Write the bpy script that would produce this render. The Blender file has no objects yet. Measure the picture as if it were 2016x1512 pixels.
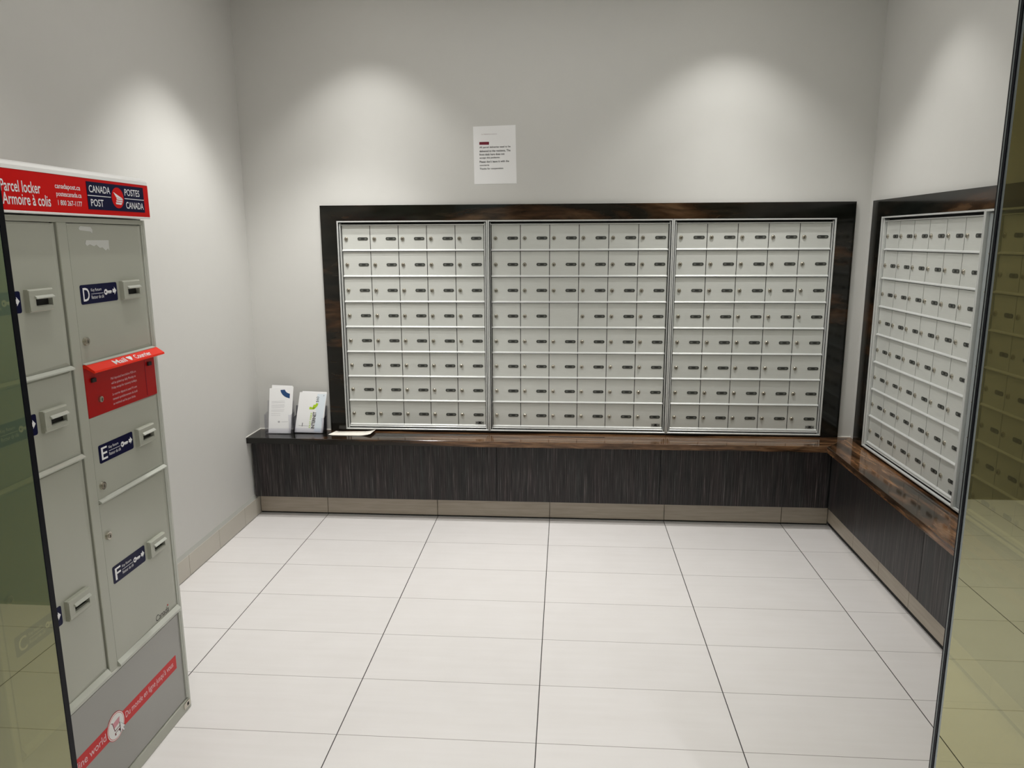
import bpy, bmesh, math, random
from mathutils import Matrix, Vector
random.seed(7)
scene = bpy.context.scene
COL = scene.collection

# ------------------------------------------------------------------ camera
YAW, PITCH, ROLL, FPX = -0.07294, -0.19297, -0.00436, 1455.43
fw = Vector((math.sin(YAW)*math.cos(PITCH), math.cos(YAW)*math.cos(PITCH), math.sin(PITCH)))
rt = fw.cross(Vector((0, 0, 1))).normalized(); up = rt.cross(fw)
r2 = math.cos(ROLL)*rt + math.sin(ROLL)*up
u2 = -math.sin(ROLL)*rt + math.cos(ROLL)*up
cam = bpy.data.cameras.new('camera'); cam.sensor_width = 36.0; cam.lens = FPX/2016*36.0
cam.clip_start = 0.02; cam.clip_end = 60
camo = bpy.data.objects.new('camera', cam); COL.objects.link(camo)
camo.matrix_world = Matrix(((r2.x, u2.x, -fw.x, 1.27492), (r2.y, u2.y, -fw.y, -3.72380), (r2.z, u2.z, -fw.z, 1.45912), (0, 0, 0, 1)))
scene.camera = camo

# ------------------------------------------------------------------ world + exposure
w = bpy.data.worlds.new('world'); scene.world = w; w.use_nodes = True
w.node_tree.nodes['Background'].inputs[0].default_value = (0.8, 0.85, 0.9, 1)
w.node_tree.nodes['Background'].inputs[1].default_value = 0.03
scene.view_settings.view_transform = 'Standard'; scene.view_settings.look = 'None'
scene.view_settings.gamma = 1.0; scene.view_settings.exposure = 0.14
try: scene.view_settings.use_curve_mapping = False
except Exception: pass

# ------------------------------------------------------------------ lights
HC = 2.75                                   # ceiling height
LAMPS = [(0.285, -0.32), (2.040, -0.32), (0.150, -0.66), (2.360, -0.62), (0.350, -2.0), (1.950, -2.0)]
LOBBY = [(0.9, -3.75), (2.4, -3.75), (-0.9, -3.25), (3.7, -3.4), (1.3, -4.8), (3.2, -4.7)]
SPOT_W, SPOT_S, SPOT_W2, AMB_W = 26.0, 21.0, 21.0, 9.0
WARM = (1.0, 0.985, 0.955)
def spot(x, y, watts, size=102, blend=0.6, name='downlight_lamp', col=WARM):
    l = bpy.data.lights.new(name, 'SPOT'); l.energy = watts; l.spot_size = math.radians(size); l.spot_blend = blend
    l.shadow_soft_size = 0.028; l.color = col
    o = bpy.data.objects.new(name, l); COL.objects.link(o); o.location = (x, y, HC-0.012); return o
def area(x, y, z, sx, sy, watts, col=WARM, name='added_fill_light'):
    l = bpy.data.lights.new(name, 'AREA'); l.shape = 'RECTANGLE'; l.size = sx; l.size_y = sy; l.energy = watts; l.color = col
    o = bpy.data.objects.new(name, l); COL.objects.link(o); o.location = (x, y, z); return o
spot(*LAMPS[0], SPOT_W, 92, 0.6); spot(*LAMPS[1], SPOT_W, 94, 0.6)
spot(*LAMPS[0], 46, 64, 0.9, 'downlight_beam'); spot(*LAMPS[1], 46, 64, 0.9, 'downlight_beam')   # bright core of the same two lamps
spot(*LAMPS[2], 70, 84, 0.55); spot(*LAMPS[3], SPOT_S, 82, 0.6)
spot(*LAMPS[4], SPOT_W2); spot(*LAMPS[5], SPOT_W2)
for p in LOBBY: spot(*p, 125.0, size=100, blend=1.0)  # unseen lobby lamps, added to light what the glass reflects
area(1.2, -1.1, HC-0.02, 2.0, 1.3, AMB_W)  # added ambient fill, no real panel in the ceiling
area(1.2, -3.6, HC-0.02, 3.4, 1.0, 10.0)  # added fill over the lobby, not a real fitting

# ------------------------------------------------------------------ materials
MATS = {}
def newmat(name):
    m = bpy.data.materials.new(name); m.use_nodes = True; MATS[name] = m
    return m, m.node_tree.nodes, m.node_tree.links, m.node_tree.nodes['Principled BSDF']
def plain(name, col, rough=0.5, metal=0.0, spec=0.5, bump=0.0, bscale=200, var=0.0, coat=0.0):
    m, N, L, b = newmat(name)
    b.inputs['Base Color'].default_value = (*col, 1); b.inputs['Roughness'].default_value = rough
    b.inputs['Metallic'].default_value = metal; b.inputs['Specular IOR Level'].default_value = spec
    b.inputs['Coat Weight'].default_value = coat
    tc = N.new('ShaderNodeTexCoord'); ns = N.new('ShaderNodeTexNoise'); ns.inputs['Scale'].default_value = bscale
    L.new(tc.outputs['Object'], ns.inputs['Vector'])
    if bump:
        bp = N.new('ShaderNodeBump'); bp.inputs['Strength'].default_value = bump; bp.inputs['Distance'].default_value = 0.002
        L.new(ns.outputs['Fac'], bp.inputs['Height']); L.new(bp.outputs['Normal'], b.inputs['Normal'])
    if var:
        mx = N.new('ShaderNodeMix'); mx.data_type = 'RGBA'; mx.inputs['A'].default_value = (*[c*(1-var) for c in col], 1)
        mx.inputs['B'].default_value = (*[min(1, c*(1+var)) for c in col], 1)
        n2 = N.new('ShaderNodeTexNoise'); n2.inputs['Scale'].default_value = bscale*0.06
        L.new(tc.outputs['Object'], n2.inputs['Vector']); L.new(n2.outputs['Fac'], mx.inputs['Factor'])
        L.new(mx.outputs['Result'], b.inputs['Base Color'])
    return m
def math_node(N, L, op, a, b=None):
    n = N.new('ShaderNodeMath'); n.operation = op
    for i, v in enumerate((a, b)):
        if v is None: continue
        if isinstance(v, (int, float)): n.inputs[i].default_value = v
        else: L.new(v, n.inputs[i])
    return n.outputs[0]
def ramp(N, L, fac, stops):
    r = N.new('ShaderNodeValToRGB'); e = r.color_ramp.elements
    while len(e) < len(stops): e.new(0.5)
    for el, (p, c) in zip(e, stops): el.position = p; el.color = (*c, 1)
    L.new(fac, r.inputs[0]); return r.outputs[0]

wall_m = plain('painted_wall', (0.60, 0.594, 0.568), 0.55, bump=0.06, bscale=260, var=0.012)
ceil_m = plain('ceiling_paint', (0.80, 0.79, 0.77), 0.8, bump=0.03)
lobbywall_m = plain('lobby_wall', (0.16, 0.15, 0.12), 0.5, var=0.2, bscale=60)
caulk_m = plain('white_caulk', (0.86, 0.84, 0.78), 0.5)
dark_m = plain('dark_recess', (0.010, 0.010, 0.009), 0.7)
black_m = plain('black_seal', (0.003, 0.0035, 0.006), 0.4, spec=0.12)
edge_glint_m = plain('edge_highlight', (0.20, 0.22, 0.22), 0.3, metal=0.3)
chrome_m = plain('lock_chrome', (0.55, 0.52, 0.45), 0.22, metal=1.0)
lockface_m = plain('lock_nickel', (0.36, 0.33, 0.27), 0.34, metal=0.8)
galv_m = plain('galvanised_strip', (0.42, 0.45, 0.46), 0.42, metal=0.6, var=0.12, bscale=400)
plate_m = plain('number_plate_dark', (0.034, 0.036, 0.032), 0.45)
plate2_m = plain('number_plate_grey', (0.11, 0.115, 0.10), 0.45)
ink_m = plain('black_ink', (0.012, 0.012, 0.012), 0.6)
paper_m = plain('white_paper', (0.84, 0.84, 0.84), 0.7)
paperblue_m = plain('bluish_paper', (0.72, 0.79, 0.85), 0.5)
cream_m = plain('cream_paper', (0.86, 0.82, 0.74), 0.7)
greytext_m = plain('grey_print', (0.42, 0.42, 0.44), 0.7)
navy_m = plain('navy_vinyl', (0.001, 0.002, 0.034), 0.35, spec=0.14)
blue_m = plain('blue_print', (0.01, 0.055, 0.17), 0.5)
lime_m = plain('lime_print', (0.42, 0.62, 0.02), 0.5)
red_m = plain('red_vinyl', (0.64, 0.0, 0.0), 0.3, spec=0.15)
redp_m = plain('red_panel_shaded', (0.40, 0.001, 0.001), 0.34, spec=0.25)  # red darkened in the colour for the shade under the flap
redflap_m = plain('red_flap_lit', (0.88, 0.022, 0.003), 0.30, spec=0.3)  # same red brightened in the colour, as if lit from above
redstrip_m = plain('red_strip', (0.62, 0.016, 0.018), 0.4, spec=0.3)
maroon_m = plain('maroon_print', (0.16, 0.003, 0.018), 0.6)
white_m = plain('white_print', (0.88, 0.88, 0.90), 0.4)
pink_m = plain('pale_pink_print', (0.80, 0.55, 0.58), 0.4)
cap_m = plain('white_plastic_cap', (0.84, 0.84, 0.83), 0.28, coat=0.3)
lock_paint_m = plain('locker_paint', (0.42, 0.43, 0.365), 0.33, var=0.03, bscale=60, coat=0.15)
locker_edge_m = plain('locker_edge', (0.52, 0.535, 0.48), 0.28, coat=0.2)
base_m = plain('locker_base_steel', (0.33, 0.33, 0.31), 0.28, metal=0.35, var=0.06, bscale=60)
sticker_m = plain('torn_sticker', (0.62, 0.63, 0.60), 0.7)
foil_m = plain('foil_label', (0.33, 0.34, 0.32), 0.4, metal=0.4)
lamp_trim_m = plain('lamp_trim', (0.8, 0.8, 0.8), 0.4)

def aluminium(name, col, rough, metal):
    m, N, L, b = newmat(name)
    tc = N.new('ShaderNodeTexCoord'); mp = N.new('ShaderNodeMapping'); mp.inputs['Scale'].default_value = (6, 6, 240)
    L.new(tc.outputs['Object'], mp.inputs['Vector'])
    ns = N.new('ShaderNodeTexNoise'); ns.inputs['Scale'].default_value = 3; ns.inputs['Detail'].default_value = 4
    L.new(mp.outputs[0], ns.inputs['Vector'])
    c = ramp(N, L, ns.outputs['Fac'], [(0.3, tuple(x*0.96 for x in col)), (0.7, tuple(x*1.03 for x in col))])
    L.new(c, b.inputs['Base Color']); b.inputs['Metallic'].default_value = metal; b.inputs['Roughness'].default_value = rough
    return m
alu_m = aluminium('mailbox_door_aluminium', (0.64, 0.65, 0.615), 0.38, 0.2)
frame_m = aluminium('mailbox_frame_aluminium', (0.66, 0.67, 0.655), 0.32, 0.3)

def stone(name, rot, scl, stops, grad=False, spec=0.5):
    m, N, L, b = newmat(name)
    tc = N.new('ShaderNodeTexCoord'); mp = N.new('ShaderNodeMapping')
    mp.inputs['Rotation'].default_value = rot; mp.inputs['Scale'].default_value = scl
    L.new(tc.outputs['Object'], mp.inputs['Vector'])
    n1 = N.new('ShaderNodeTexNoise'); n1.inputs['Scale'].default_value = 1.0; n1.inputs['Detail'].default_value = 7
    n1.inputs['Roughness'].default_value = 0.58; n1.inputs['Distortion'].default_value = 0.7
    L.new(mp.outputs[0], n1.inputs['Vector'])
    f = n1.outputs['Fac']
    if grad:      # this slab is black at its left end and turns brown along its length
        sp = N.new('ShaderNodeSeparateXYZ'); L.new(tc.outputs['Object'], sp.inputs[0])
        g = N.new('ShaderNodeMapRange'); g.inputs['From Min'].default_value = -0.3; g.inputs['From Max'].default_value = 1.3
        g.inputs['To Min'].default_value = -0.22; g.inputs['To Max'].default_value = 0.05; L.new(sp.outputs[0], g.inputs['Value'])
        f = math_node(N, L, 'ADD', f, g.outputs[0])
    c1 = ramp(N, L, f, stops)
    n2 = N.new('ShaderNodeTexNoise'); n2.inputs['Scale'].default_value = 7; n2.inputs['Detail'].default_value = 8; n2.inputs['Distortion'].default_value = 0.6
    L.new(mp.outputs[0], n2.inputs['Vector'])
    v = ramp(N, L, n2.outputs['Fac'], [(0.35, (0.6, 0.55, 0.5)), (0.62, (1.4, 1.3, 1.2))])
    mx = N.new('ShaderNodeMix'); mx.data_type = 'RGBA'; mx.blend_type = 'MULTIPLY'; mx.inputs['Factor'].default_value = 1
    L.new(c1, mx.inputs['A']); L.new(v, mx.inputs['B']); L.new(mx.outputs['Result'], b.inputs['Base Color'])
    b.inputs['Roughness'].default_value = 0.10; b.inputs['Specular IOR Level'].default_value = spec
    return m
DARKST = [(0.40, (0.0055, 0.0065, 0.0055)), (0.53, (0.010, 0.009, 0.007)), (0.61, (0.034, 0.018, 0.009)), (0.70, (0.075, 0.046, 0.026)), (0.80, (0.016, 0.012, 0.009))]
BROWNST = [(0.30, (0.008, 0.008, 0.007)), (0.42, (0.030, 0.018, 0.010)), (0.50, (0.115, 0.058, 0.028)), (0.58, (0.20, 0.115, 0.060)), (0.70, (0.10, 0.052, 0.026))]
stone_m = stone('polished_dark_stone', (0.0, 0.62, 0.3), (1.2, 3.5, 5.5), DARKST, spec=0.4)
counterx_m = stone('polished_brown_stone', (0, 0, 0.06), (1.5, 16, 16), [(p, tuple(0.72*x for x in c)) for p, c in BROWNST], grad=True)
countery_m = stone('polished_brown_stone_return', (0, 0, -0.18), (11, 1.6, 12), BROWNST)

def laminate():
    m, N, L, b = newmat('streaked_laminate')
    tc = N.new('ShaderNodeTexCoord'); mp = N.new('ShaderNodeMapping'); mp.inputs['Scale'].default_value = (230, 230, 4.5)
    L.new(tc.outputs['Object'], mp.inputs['Vector'])
    n1 = N.new('ShaderNodeTexNoise'); n1.inputs['Scale'].default_value = 1; n1.inputs['Detail'].default_value = 3; n1.inputs['Roughness'].default_value = 0.7
    L.new(mp.outputs[0], n1.inputs['Vector'])
    c = ramp(N, L, n1.outputs['Fac'], [(0.38, (0.006, 0.006, 0.006)), (0.50, (0.022, 0.0195, 0.0195)), (0.60, (0.042, 0.037, 0.037)), (0.76, (0.16, 0.145, 0.14))])
    mp2 = N.new('ShaderNodeMapping'); mp2.inputs['Scale'].default_value = (30, 30, 1.2); L.new(tc.outputs['Object'], mp2.inputs['Vector'])
    n2 = N.new('ShaderNodeTexNoise'); n2.inputs['Scale'].default_value = 1; L.new(mp2.outputs[0], n2.inputs['Vector'])
    v = ramp(N, L, n2.outputs['Fac'], [(0.3, (0.85, 0.95, 0.95)), (0.7, (1.25, 1.05, 1.08))])
    mx = N.new('ShaderNodeMix'); mx.data_type = 'RGBA'; mx.blend_type = 'MULTIPLY'; mx.inputs['Factor'].default_value = 1
    L.new(c, mx.inputs['A']); L.new(v, mx.inputs['B']); L.new(mx.outputs['Result'], b.inputs['Base Color'])
    b.inputs['Roughness'].default_value = 0.36; b.inputs['Specular IOR Level'].default_value = 0.35
    return m
lam_m = laminate()

def floor_mat():
    m, N, L, b = newmat('floor_tile')
    tc = N.new('ShaderNodeTexCoord'); sp = N.new('ShaderNodeSeparateXYZ'); L.new(tc.outputs['Object'], sp.inputs[0])
    x, y = sp.outputs[0], sp.outputs[1]
    def line(v, period, off, half):
        a = math_node(N, L, 'ADD', v, off); a = math_node(N, L, 'DIVIDE', a, period); fl = math_node(N, L, 'FLOOR', a)
        fr = math_node(N, L, 'SUBTRACT', a, fl); d = math_node(N, L, 'SUBTRACT', fr, 0.5); d = math_node(N, L, 'ABSOLUTE', d)
        return math_node(N, L, 'GREATER_THAN', d, 0.5 - half/period), fl
    gx, ix = line(x, 0.6, 6.0, 0.0016)
    gy, iy = line(y, 0.28861, 0.05453 + 0.28861*40, 0.0012)
    # tile body: faint streaks running with the tile, small tone change per tile
    mp = N.new('ShaderNodeMapping'); mp.inputs['Scale'].default_value = (1.4, 16, 1); L.new(tc.outputs['Object'], mp.inputs['Vector'])
    ns = N.new('ShaderNodeTexNoise'); ns.inputs['Scale'].default_value = 2.2; ns.inputs['Detail'].default_value = 5; L.new(mp.outputs[0], ns.inputs['Vector'])
    n3 = N.new('ShaderNodeTexNoise'); n3.inputs['Scale'].default_value = 7; n3.inputs['Detail'].default_value = 6; L.new(tc.outputs['Object'], n3.inputs['Vector'])
    mm = math_node(N, L, 'ADD', ns.outputs['Fac'], n3.outputs['Fac']); mm = math_node(N, L, 'MULTIPLY', mm, 0.5)
    body = ramp(N, L, mm, [(0.3, (0.70, 0.675, 0.66)), (0.7, (0.745, 0.722, 0.712))])
    cm = N.new('ShaderNodeCombineXYZ'); L.new(ix, cm.inputs[0]); L.new(iy, cm.inputs[1])
    wn = N.new('ShaderNodeTexWhiteNoise'); wn.noise_dimensions = '2D'; L.new(cm.outputs[0], wn.inputs['Vector'])
    tone = ramp(N, L, wn.outputs['Value'], [(0, (0.975, 0.975, 0.975)), (1, (1.0, 1.0, 1.0))])
    mx = N.new('ShaderNodeMix'); mx.data_type = 'RGBA'; mx.blend_type = 'MULTIPLY'; mx.inputs['Factor'].default_value = 1
    L.new(body, mx.inputs['A']); L.new(tone, mx.inputs['B'])
    m1 = N.new('ShaderNodeMix'); m1.data_type = 'RGBA'; L.new(gy, m1.inputs['Factor']); L.new(mx.outputs['Result'], m1.inputs['A']); m1.inputs['B'].default_value = (0.30, 0.28, 0.26, 1)
    m2 = N.new('ShaderNodeMix'); m2.data_type = 'RGBA'; L.new(gx, m2.inputs['Factor']); L.new(m1.outputs['Result'], m2.inputs['A']); m2.inputs['B'].default_value = (0.035, 0.032, 0.03, 1)
    L.new(m2.outputs['Result'], b.inputs['Base Color'])
    b.inputs['Roughness'].default_value = 0.34; b.inputs['Specular IOR Level'].default_value = 0.35
    return m
floor_m = floor_mat()

def skirting_mat():
    m, N, L, b = newmat('skirting_tile')
    tc = N.new('ShaderNodeTexCoord'); sp = N.new('ShaderNodeSeparateXYZ'); L.new(tc.outputs['Object'], sp.inputs[0])
    mp = N.new('ShaderNodeMapping'); mp.inputs['Scale'].default_value = (3, 3, 40); L.new(tc.outputs['Object'], mp.inputs['Vector'])
    ns = N.new('ShaderNodeTexNoise'); ns.inputs['Scale'].default_value = 2; ns.inputs['Detail'].default_value = 5; ns.inputs['Distortion'].default_value = 0.4; L.new(mp.outputs[0], ns.inputs['Vector'])
    c = ramp(N, L, ns.outputs['Fac'], [(0.3, (0.40, 0.34, 0.265)), (0.7, (0.49, 0.43, 0.35))])
    L.new(c, b.inputs['Base Color']); b.inputs['Roughness'].default_value = 0.38
    return m
skirt_m = skirting_mat()
skirtl_m = plain('skirting_tile_light', (0.52, 0.49, 0.425), 0.4, var=0.05, bscale=80)

def glass_mat(name, tint, refl, rcol):
    m, N, L, b = newmat(name); N.remove(b)
    out = [n for n in N if n.type == 'OUTPUT_MATERIAL'][0]
    tr = N.new('ShaderNodeBsdfTransparent'); tr.inputs['Color'].default_value = (*tint, 1)
    gl = N.new('ShaderNodeBsdfGlossy'); gl.inputs['Color'].default_value = (*rcol, 1); gl.inputs['Roughness'].default_value = 0.0
    # Schlick reflectance, the same from both sides of the sheet
    ge = N.new('ShaderNodeNewGeometry'); dp = N.new('ShaderNodeVectorMath'); dp.operation = 'DOT_PRODUCT'
    L.new(ge.outputs['Normal'], dp.inputs[0]); L.new(ge.outputs['Incoming'], dp.inputs[1])
    ab = math_node(N, L, 'ABSOLUTE', dp.outputs['Value']); om = math_node(N, L, 'SUBTRACT', 1.0, ab)
    r0 = ((refl-1)/(refl+1))**2; fr = math_node(N, L, 'ADD', math_node(N, L, 'MULTIPLY', math_node(N, L, 'POWER', om, 5.0), 1-r0), r0)
    mx = N.new('ShaderNodeMixShader'); L.new(fr, mx.inputs[0]); L.new(tr.outputs[0], mx.inputs[1]); L.new(gl.outputs[0], mx.inputs[2])
    L.new(mx.outputs[0], out.inputs['Surface'])
    return m
glass_m = glass_mat('tinted_bronze_glass', (0.46, 0.43, 0.28), 2.7, (0.97, 0.99, 0.70))
acrylic_m = glass_mat('clear_acrylic', (0.93, 0.93, 0.95), 1.5, (1, 1, 1))
smoke_m = glass_mat('smoked_acrylic', (0.62, 0.62, 0.66), 1.5, (1, 1, 1))
def emit(name, col, s):
    m, N, L, b = newmat(name); b.inputs['Base Color'].default_value = (*col, 1)
    b.inputs['Emission Color'].default_value = (*col, 1); b.inputs['Emission Strength'].default_value = s; return m
lens_m = emit('lamp_lens', (1, 0.95, 0.86), 12)

# ------------------------------------------------------------------ mesh builder (local frame: a = right, b = up, c = out of the face)
class MB:
    def __init__(s): s.v = []; s.f = []; s.m = []; s.mats = []; s.sm = []
    def mi(s, m):
        if m not in s.mats: s.mats.append(m)
        return s.mats.index(m)
    def add(s, verts, faces, m, smooth=False):
        o = len(s.v); s.v += [(a, -c, b) for a, b, c in verts]; k = s.mi(m)
        for f in faces: s.f.append([o+i for i in f]); s.m.append(k); s.sm.append(smooth)
    def box(s, a0, a1, b0, b1, c0, c1, m, ch=0.0):
        if ch <= 0:
            s.add([(a0, b0, c0), (a1, b0, c0), (a1, b1, c0), (a0, b1, c0), (a0, b0, c1), (a1, b0, c1), (a1, b1, c1), (a0, b1, c1)],
                  [(0, 3, 2, 1), (4, 5, 6, 7), (0, 1, 5, 4), (1, 2, 6, 5), (2, 3, 7, 6), (3, 0, 4, 7)], m)
        else:   # front edges chamfered
            d = ch
            s.add([(a0, b0, c0), (a1, b0, c0), (a1, b1, c0), (a0, b1, c0), (a0, b0, c1-d), (a1, b0, c1-d), (a1, b1, c1-d), (a0, b1, c1-d),
                   (a0+d, b0+d, c1), (a1-d, b0+d, c1), (a1-d, b1-d, c1), (a0+d, b1-d, c1)],
                  [(0, 3, 2, 1), (0, 1, 5, 4), (1, 2, 6, 5), (2, 3, 7, 6), (3, 0, 4, 7), (4, 5, 9, 8), (5, 6, 10, 9), (6, 7, 11, 10), (7, 4, 8, 11), (8, 9, 10, 11)], m)
    def prism(s, pts, c0, c1, m):          # outline in (a, b), counter-clockwise, thickness in c
        n = len(pts)
        s.add([(a, b, c0) for a, b in pts] + [(a, b, c1) for a, b in pts],
              [tuple(range(n-1, -1, -1)), tuple(range(n, 2*n))] + [(i, (i+1) % n, n+(i+1) % n, n+i) for i in range(n)], m)
    def prof(s, pts, a0, a1, m, smooth=False):            # profile in (c, b), extruded along a
        n = len(pts)
        s.add([(a0, b, c) for c, b in pts] + [(a1, b, c) for c, b in pts],
              [tuple(range(n)), tuple(range(2*n-1, n-1, -1))] + [(i, n+i, n+(i+1) % n, (i+1) % n) for i in range(n)], m, smooth)
    def disc(s, a, b, r, c0, c1, m, n=20, r2=None, sx=1.0):
        r2 = r if r2 is None else r2
        A = [(math.cos(2*math.pi*i/n)*sx, math.sin(2*math.pi*i/n)) for i in range(n)]
        s.add([(a+r*x, b+r*y, c0) for x, y in A] + [(a+r2*x, b+r2*y, c1) for x, y in A],
              [tuple(range(n-1, -1, -1)), tuple(range(n, 2*n))] + [(i, (i+1) % n, n+(i+1) % n, n+i) for i in range(n)], m)
    def rrect(s, a0, a1, b0, b1, r, c0, c1, m, n=5):
        P = []
        for cx, cy, t0 in ((a1-r, b0+r, -90), (a1-r, b1-r, 0), (a0+r, b1-r, 90), (a0+r, b0+r, 180)):
            for i in range(n+1):
                t = math.radians(t0+90*i/n); P.append((cx+r*math.cos(t), cy+r*math.sin(t)))
        s.prism(P, c0, c1, m)
    def text(s, txt, a0, a1, b0, b1, c, m, rot=0, bold=0.0, shear=0.0, T=None, keep=False, res=3):
        cu = bpy.data.curves.new('t', 'FONT'); cu.body = txt; cu.resolution_u = res; cu.offset = bold; cu.shear = shear
        cu.space_line = 0.95
        o = bpy.data.objects.new('t', cu); COL.objects.link(o)
        dg = bpy.context.evaluated_depsgraph_get(); me = bpy.data.meshes.new_from_object(o.evaluated_get(dg))
        V = [tuple(v.co) for v in me.vertices]; F = [tuple(p.vertices) for p in me.polygons]
        bpy.data.objects.remove(o); bpy.data.curves.remove(cu); bpy.data.meshes.remove(me)
        if not V: return
        if rot == 90: V = [(-y, x, 0) for x, y, z in V]
        x0 = min(v[0] for v in V); x1 = max(v[0] for v in V); y0 = min(v[1] for v in V); y1 = max(v[1] for v in V)
        sx = (a1-a0)/(x1-x0); sy = (b1-b0)/(y1-y0)
        if keep: sx = sy = min(sx, sy)
        W = [(a0+(x-x0)*sx, b0+(y-y0)*sy, c) for x, y, z in V]
        if T: W = [T(p) for p in W]
        s.add(W, F, m)
    def build(s, name, parent=None, loc=(0, 0, 0), rot=0.0, bevel=0.0):
        me = bpy.data.meshes.new(name); me.from_pydata(s.v, [], s.f)
        for m in s.mats: me.materials.append(m)
        me.polygons.foreach_set('material_index', s.m); me.polygons.foreach_set('use_smooth', s.sm); me.update()
        o = bpy.data.objects.new(name, me); COL.objects.link(o)
        o.location = loc; o.rotation_euler = (0, 0, rot)
        if parent: o.parent = parent
        if bevel:
            md = o.modifiers.new('bevel', 'BEVEL'); md.width = bevel; md.segments = 2; md.limit_method = 'ANGLE'
        return o
def thing(name, label, cat, loc=(0, 0, 0), rot=0.0, group=None):
    o = bpy.data.objects.new(name, None); COL.objects.link(o); o.location = loc; o.rotation_euler = (0, 0, rot)
    o.empty_display_size = 0.1
    o['label'] = label; o['category'] = cat
    if group: o['group'] = group
    return o
def tag(o, label, cat, group=None):
    o['label'] = label; o['category'] = cat
    if group: o['group'] = group
    return o
def struct(o): o['kind'] = 'structure'; return o
def link_copy(src, parent, loc=None):
    c = src.copy(); COL.objects.link(c); c.parent = parent
    if loc is not None: c.location = loc
    return c
# world-axis box: a = x, b = z, c = -y
def wb(mb, x0, x1, y0, y1, z0, z1, m): mb.box(x0, x1, z0, z1, -y1, -y0, m)

# ------------------------------------------------------------------ setting
XL, XW, YW, YG = -0.386, 2.750, 0.092, -2.52
YLOB, XLL, XLR = -5.50, -3.0, 5.2
b = MB(); wb(b, XLL, XLR, YLOB, 0.30, -0.08, 0.0, floor_m); struct(b.build('floor'))
b = MB(); wb(b, XLL, XLR, YLOB, 0.30, HC, HC+0.1, ceil_m); struct(b.build('ceiling'))
# back wall with the opening for the mailbox bank
MX0, MX1, MZ0, MZ1 = 0.098, 2.592, 0.4575, 1.556
b = MB()
wb(b, XL-0.2, MX0, YW, YW+0.15, 0, HC, wall_m); wb(b, MX1, XW+0.2, YW, YW+0.15, 0, HC, wall_m)
wb(b, MX0, MX1, YW, YW+0.15, 0, 0.448-0.035, wall_m); wb(b, MX0, MX1, YW, YW+0.15, MZ1, HC, wall_m)
struct(b.build('wall_back'))
b = MB(); wb(b, XL-0.15, XL, YG-0.0, YW, 0, HC, wall_m); struct(b.build('wall_left'))
RY0, RY1 = -0.093, -1.855              # mailboxes in the right wall
b = MB()
wb(b, XW, XW+0.15, RY0, YW, 0, HC, wall_m); wb(b, XW, XW+0.15, YG, RY1, 0, HC, wall_m)
wb(b, XW, XW+0.15, RY1, RY0, 0, 0.448-0.035, wall_m); wb(b, XW, XW+0.15, RY1, RY0, MZ1, HC, wall_m)
struct(b.build('wall_right'))
# lobby in front of the glass, seen only as reflection
b = MB(); wb(b, XLL, XL-0.15, YG-0.1, YG, 0, HC, lobbywall_m); wb(b, XW+0.15, XLR, YG-0.1, YG, 0, HC, lobbywall_m); struct(b.build('wall_front'))
b = MB(); wb(b, XLL, 0.55, YLOB, -3.975, 0, HC, plain('lobby_wall_green', (0.36, 0.50, 0.50), 0.5)); wb(b, 0.55, XLR, YLOB-0.1, YLOB, 0, HC, lobbywall_m); struct(b.build('wall_lobby'))
b = MB(); wb(b, XLL-0.1, XLL, YLOB, YG, 0, HC, lobbywall_m); struct(b.build('wall_lobby_left'))
b = MB(); wb(b, XLR, XLR+0.1, YLOB, YG, 0, HC, lobbywall_m); struct(b.build('wall_lobby_right'))

# skirting tiles, each joint a real gap
XR, ZP = 2.634, 0.0985
def skirt(name, rot, loc, cuts, zb, zt, m, gap=0.0024, th=0.012, back=True):
    b = MB()
    for a0, a1 in zip(cuts[:-1], cuts[1:]): b.box(a0+gap/2, a1-gap/2, zb, zt, -th, 0, m, ch=0.001)
    b.box(cuts[0], cuts[-1], 0.0005, zt-0.002, -th-0.004, -th+0.004, dark_m)
    return struct(b.build(name, None, loc, rot))
skirt('baseboard_back', 0, (0, 0, 0), [XL+0.012, 0, 0.6, 1.2, 1.8, 2.4, XR], 0.009, ZP, skirt_m)
skirt('baseboard_right', -math.pi/2, (XR, 0, 0), [0.0, 0.343, 0.632, 0.92, 1.209, 1.497, 1.786, 2.075, 2.45], 0.021, ZP, skirt_m)
# the left skirting in its own frame: local a runs along +y
b = MB(); cu = [0.02, 0.3, 0.589, 0.878, 1.166, 1.455, 1.743, 2.032, 2.32, 2.463, 2.52]
for a0, a1 in zip(cu[:-1], cu[1:]): b.box(a0+0.001, a1-0.001, 0.003, 0.099, -0.012, 0, skirtl_m, ch=0.001)
b.box(0.02, 2.52, 0.0005, 0.098, -0.0119, -0.008, dark_m)
b.prof([(-0.012, 0.099), (-0.001, 0.099), (-0.0115, 0.113), (-0.012, 0.113)], 0.02, 2.52, plain('grey_bead', (0.36, 0.36, 0.33), 0.6))
struct(b.build('baseboard_left', None, (XL+0.012, YG, 0), math.pi/2))

# caulk lines where the walls meet the counter
b = MB(); wb(b, XL, 0.0155, YW-0.004, YW, 0.448, 0.4515, caulk_m); wb(b, 2.6785, XW, YW-0.004, YW, 0.448, 0.4515, caulk_m)
wb(b, XL, XL+0.003, -0.095, YW, 0.448, 0.451, caulk_m); struct(b.build('trim_1'))

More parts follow.
